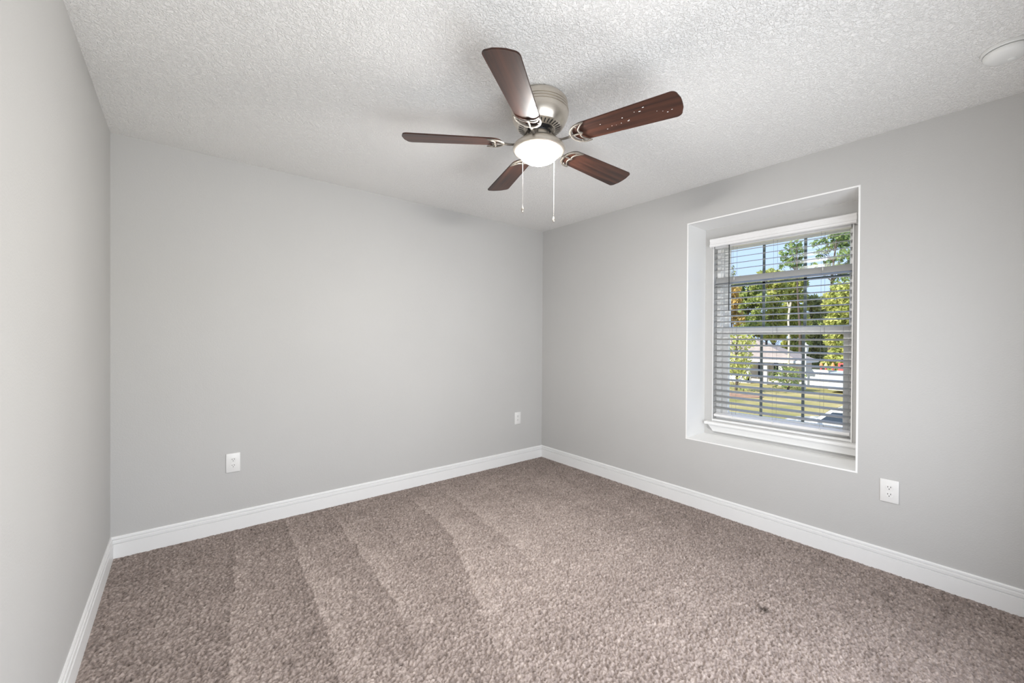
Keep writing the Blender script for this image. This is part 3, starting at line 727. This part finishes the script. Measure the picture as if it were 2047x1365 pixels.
bm = bmesh.new(); q = at(1532, 697, HX0+1.2); zr = EZ+2.25*(1.6/2.5); lathe(bm, [(0.10, -0.2), (0.10, 0.35), (0.16, 0.36), (0.16, 0.45), (0, 0.45)], 12, (HX0+1.2, q.y, zr)); hobj('roof_vent', bm, M['dark'])

# white fence
fx = 43.9; fy0, fy1 = at(1760, 740, fx).y, HY0-0.25
fence = empty('board_fence', (fx, (fy0+fy1)/2, GZ), 'white board fence running right from the house', 'fence')
bm = bmesh.new(); nb = int((fy1-fy0)/0.3)
for k in range(nb): add_box(bm, -0.02, 0.02, fy0-(fy0+fy1)/2+k*0.3+0.006, fy0-(fy0+fy1)/2+(k+1)*0.3-0.006, 0.05, 1.62)
obj('board_panel', bm, M['extwhite'], fence)
bm = bmesh.new()
for z in (0.3, 1.3): add_box(bm, 0.021, 0.07, (fy0-fy1)/2, (fy1-fy0)/2, z, z+0.09)
obj('rail', bm, M['extwhite'], fence)
k = fy0
while k <= fy1:
    bm = bmesh.new(); add_box(bm, 0.0711, 0.17, k-(fy0+fy1)/2-0.05, k-(fy0+fy1)/2+0.05, 0, 1.6); obj('fence_post', bm, M['extwhite'], fence); k += 2.4

# white box trailer before the fence
t0, t1 = at(1740, 760, 40.6).y, at(1657, 760, 40.6).y
trl = empty('box_trailer', (41.6, (t0+t1)/2, GZ), 'pale box trailer parked in front of the white fence', 'trailer')
hl = (t1-t0)/2
bm = bmesh.new(); add_box(bm, -1.0, 1.0, -hl, hl, 0.32, 1.62, 0.05); obj('trailer_body', bm, M['trailer'], trl)
bm = bmesh.new(); add_box(bm, -1.03, 1.03, -hl-0.03, hl+0.03, 0.24, 0.315); add_box(bm, -0.05, 0.05, hl, hl+0.9, 0.24, 0.31); obj('trailer_chassis', bm, M['extwhite'], trl)
for s in (-1, 1):
    bm = bmesh.new(); lathe(bm, [(0, -0.1), (0.26, -0.1), (0.3, -0.06), (0.3, 0.06), (0.26, 0.1), (0, 0.1)], 20)
    w_ = obj('wheel', bm, M['tyre'], trl); w_.matrix_local = Matrix.Translation((s*0.88, -hl*0.3, 0.30)) @ Matrix.Rotation(math.pi/2, 4, 'Y')

# play tower behind the fence
px0 = 50.0
pc = at(1668, 735, px0); play = empty('play_tower', (px0, pc.y, GZ), 'red and yellow play tower showing above the white fence', 'playground')
def prel(px, py): q_ = at(px, py, px0); return q_.y-pc.y, q_.z-GZ
for px, mt_ in ((1641.5, 'orange'), (1651, 'yellow'), (1665, 'orange')):
    y, z = prel(px, 733)
    bm = bmesh.new(); lathe(bm, [(0, z+0.42), (0.05, z+0.40), (0.20, z+0.02), (0.19, z-0.05), (0, z-0.05)], 16, (0, y, 0)); obj('cone_cap', bm, M[mt_], play, True)
    bm = bmesh.new(); tube(bm, [(0, y, 0), (0, y, z-0.05)], 0.08, 10); obj('tower_post', bm, M['red'], play, True)
y0_, z0_ = prel(1675.5, 736); y1_, z1_ = prel(1691, 726)
bm = bmesh.new(); add_box(bm, -0.05, 0.05, y1_, y0_, z0_-0.5, z1_, 0.02); pnl = obj('panel', bm, M['red'], play)
bm = bmesh.new(); lathe(bm, [(0, 0), (0.13, 0), (0.13, 0.02), (0, 0.02)], 16); ph = obj('panel_window', bm, M['dark'], pnl); ph.matrix_local = Matrix.Translation((-0.055, (y0_+y1_)/2, (z0_+z1_)/2)) @ Matrix.Rotation(-math.pi/2, 4, 'Y')
ya, za = prel(1642, 732); yb, _ = prel(1676, 732)
bm = bmesh.new(); tube(bm, [(0, ya, za), (0, yb, za)], 0.06, 8); obj('rail', bm, M['yellow'], play)
for y in (y0_-0.1, y1_+0.1):
    bm = bmesh.new(); tube(bm, [(0.12, y, 0), (0.12, y, z1_-0.1)], 0.07, 8); obj('tower_post', bm, M['red'], play)

# street lamp by the fence
lp = at(1610, 760, 41.5); lp.z = GZ
lamp = empty('yard_lamp', lp, 'pale yard lamp beside the right end of the house', 'lamp')
bm = bmesh.new(); tube(bm, [(0, 0, 0), (0, 0, 3.15)], 0.05, 10); obj('pole', bm, M['extwhite'], lamp)
bm = bmesh.new(); lathe(bm, [(0, 4.05), (0.06, 3.9), (0.34, 3.70), (0.32, 3.67), (0.24, 3.66), (0.16, 3.15), (0, 3.15)], 12); obj('lamp_head', bm, M['extwhite'], lamp, True)

# mulch bed
q = at(1478, 795, 33.0)
bm = bmesh.new(); poly = [(33.0+1.3*math.cos(a), q.y+1.6*math.sin(a)) for a in np.linspace(0, 2*math.pi, 24, endpoint=False)]; prism(bm, poly, 'z', GZ, GZ+0.04); tag(obj('mulch_bed', bm, M['mulch']), 'brown mulch bed in the lawn on the left', 'garden bed')

# white car on the drive, front towards +y (left in the photo)
car = empty('parked_car', (18.75, 3.6, GZ+0.04), 'white car parked on the drive below the window', 'car')
CW = 0.93
def section(poly_y_z, halfw, mt_, name, bev=0.05, taper=None):
    bm = bmesh.new(); prism(bm, poly_y_z, 'x', -halfw, halfw)
    if taper:
        for v_ in bm.verts:
            if v_.co.z > taper[0]: v_.co.x *= 1-(v_.co.z-taper[0])*taper[1]
    if bev:
        bmesh.ops.bevel(bm, geom=bm.edges[:], offset=bev, segments=3, affect='EDGES', clamp_overlap=True)
    return obj(name, bm, mt_, car, True)
body = [(2.35, 0.35), (2.42, 0.55), (2.40, 0.85), (2.28, 1.02), (1.25, 1.18), (-2.25, 1.20), (-2.38, 0.95), (-2.36, 0.40), (-1.95, 0.30), (1.95, 0.30)]
section(body, CW, M['carpaint'], 'car_body', 0.06)
cab = [(1.22, 1.15), (0.62, 1.68), (0.40, 1.755), (-1.75, 1.76), (-2.15, 1.62), (-2.28, 1.15)]
section(cab, CW-0.06, M['carpaint'], 'cabin', 0.04, (1.15, 0.22))
for s in (-1, 1):
    for wy in ([(0.98, 1.21), (0.56, 1.60), (-0.28, 1.63), (-0.28, 1.21)], [(-0.36, 1.21), (-0.36, 1.63), (-1.55, 1.61), (-1.95, 1.21)]):
        bm = bmesh.new()
        pts_ = []
        for xx in (0.0, 0.012):
            pts_.append([bm.verts.new((s*((CW-0.06)*(1-(z-1.15)*0.22)+xx), y, z)) for y, z in wy])
        A, B = pts_; n = len(A)
        bm.faces.new(A); bm.faces.new(B)
        for i in range(n): bm.faces.new((A[i], A[(i+1) % n], B[(i+1) % n], B[i]))
        bmesh.ops.recalc_face_normals(bm, faces=bm.faces[:]); obj('side_window', bm, M['darkglass'], car)
    bm = bmesh.new(); add_box(bm, s*0.98-0.10, s*0.98+0.10, 0.92, 1.04, 1.20, 1.36, 0.04, seg=2); obj('wing_mirror', bm, M['carpaint'], car, True)
    for y in (1.45, -1.45):
        bm = bmesh.new(); lathe(bm, [(0, -0.11), (0.28, -0.11), (0.34, -0.07), (0.34, 0.07), (0.28, 0.11), (0, 0.11)], 28)
        w_ = obj('wheel', bm, M['tyre'], car, True); w_.matrix_local = Matrix.Translation((s*(CW-0.10), y, 0.34)) @ Matrix.Rotation(math.pi/2, 4, 'Y')
        bm = bmesh.new(); lathe(bm, [(0, -0.118), (0.20, -0.118), (0.21, -0.112), (0.21, 0.112), (0.20, 0.118), (0, 0.118)], 20); obj('rim', bm, M['rim'], w_, True)
bm = bmesh.new(); w2 = CW-0.16
quad(bm, [(-w2, 1.19, 1.19), (w2, 1.19, 1.19), (w2*0.93, 0.66, 1.66), (-w2*0.93, 0.66, 1.66)]); bmesh.ops.solidify(bm, geom=bm.faces[:], thickness=-0.012); obj('windscreen', bm, M['darkglass'], car)
for s in (-1, 1):
    bm = bmesh.new(); add_box(bm, s*0.72-0.16, s*0.72+0.16, 2.30, 2.425, 0.72, 0.90, 0.03); obj('headlight', bm, M['trailer'], car)
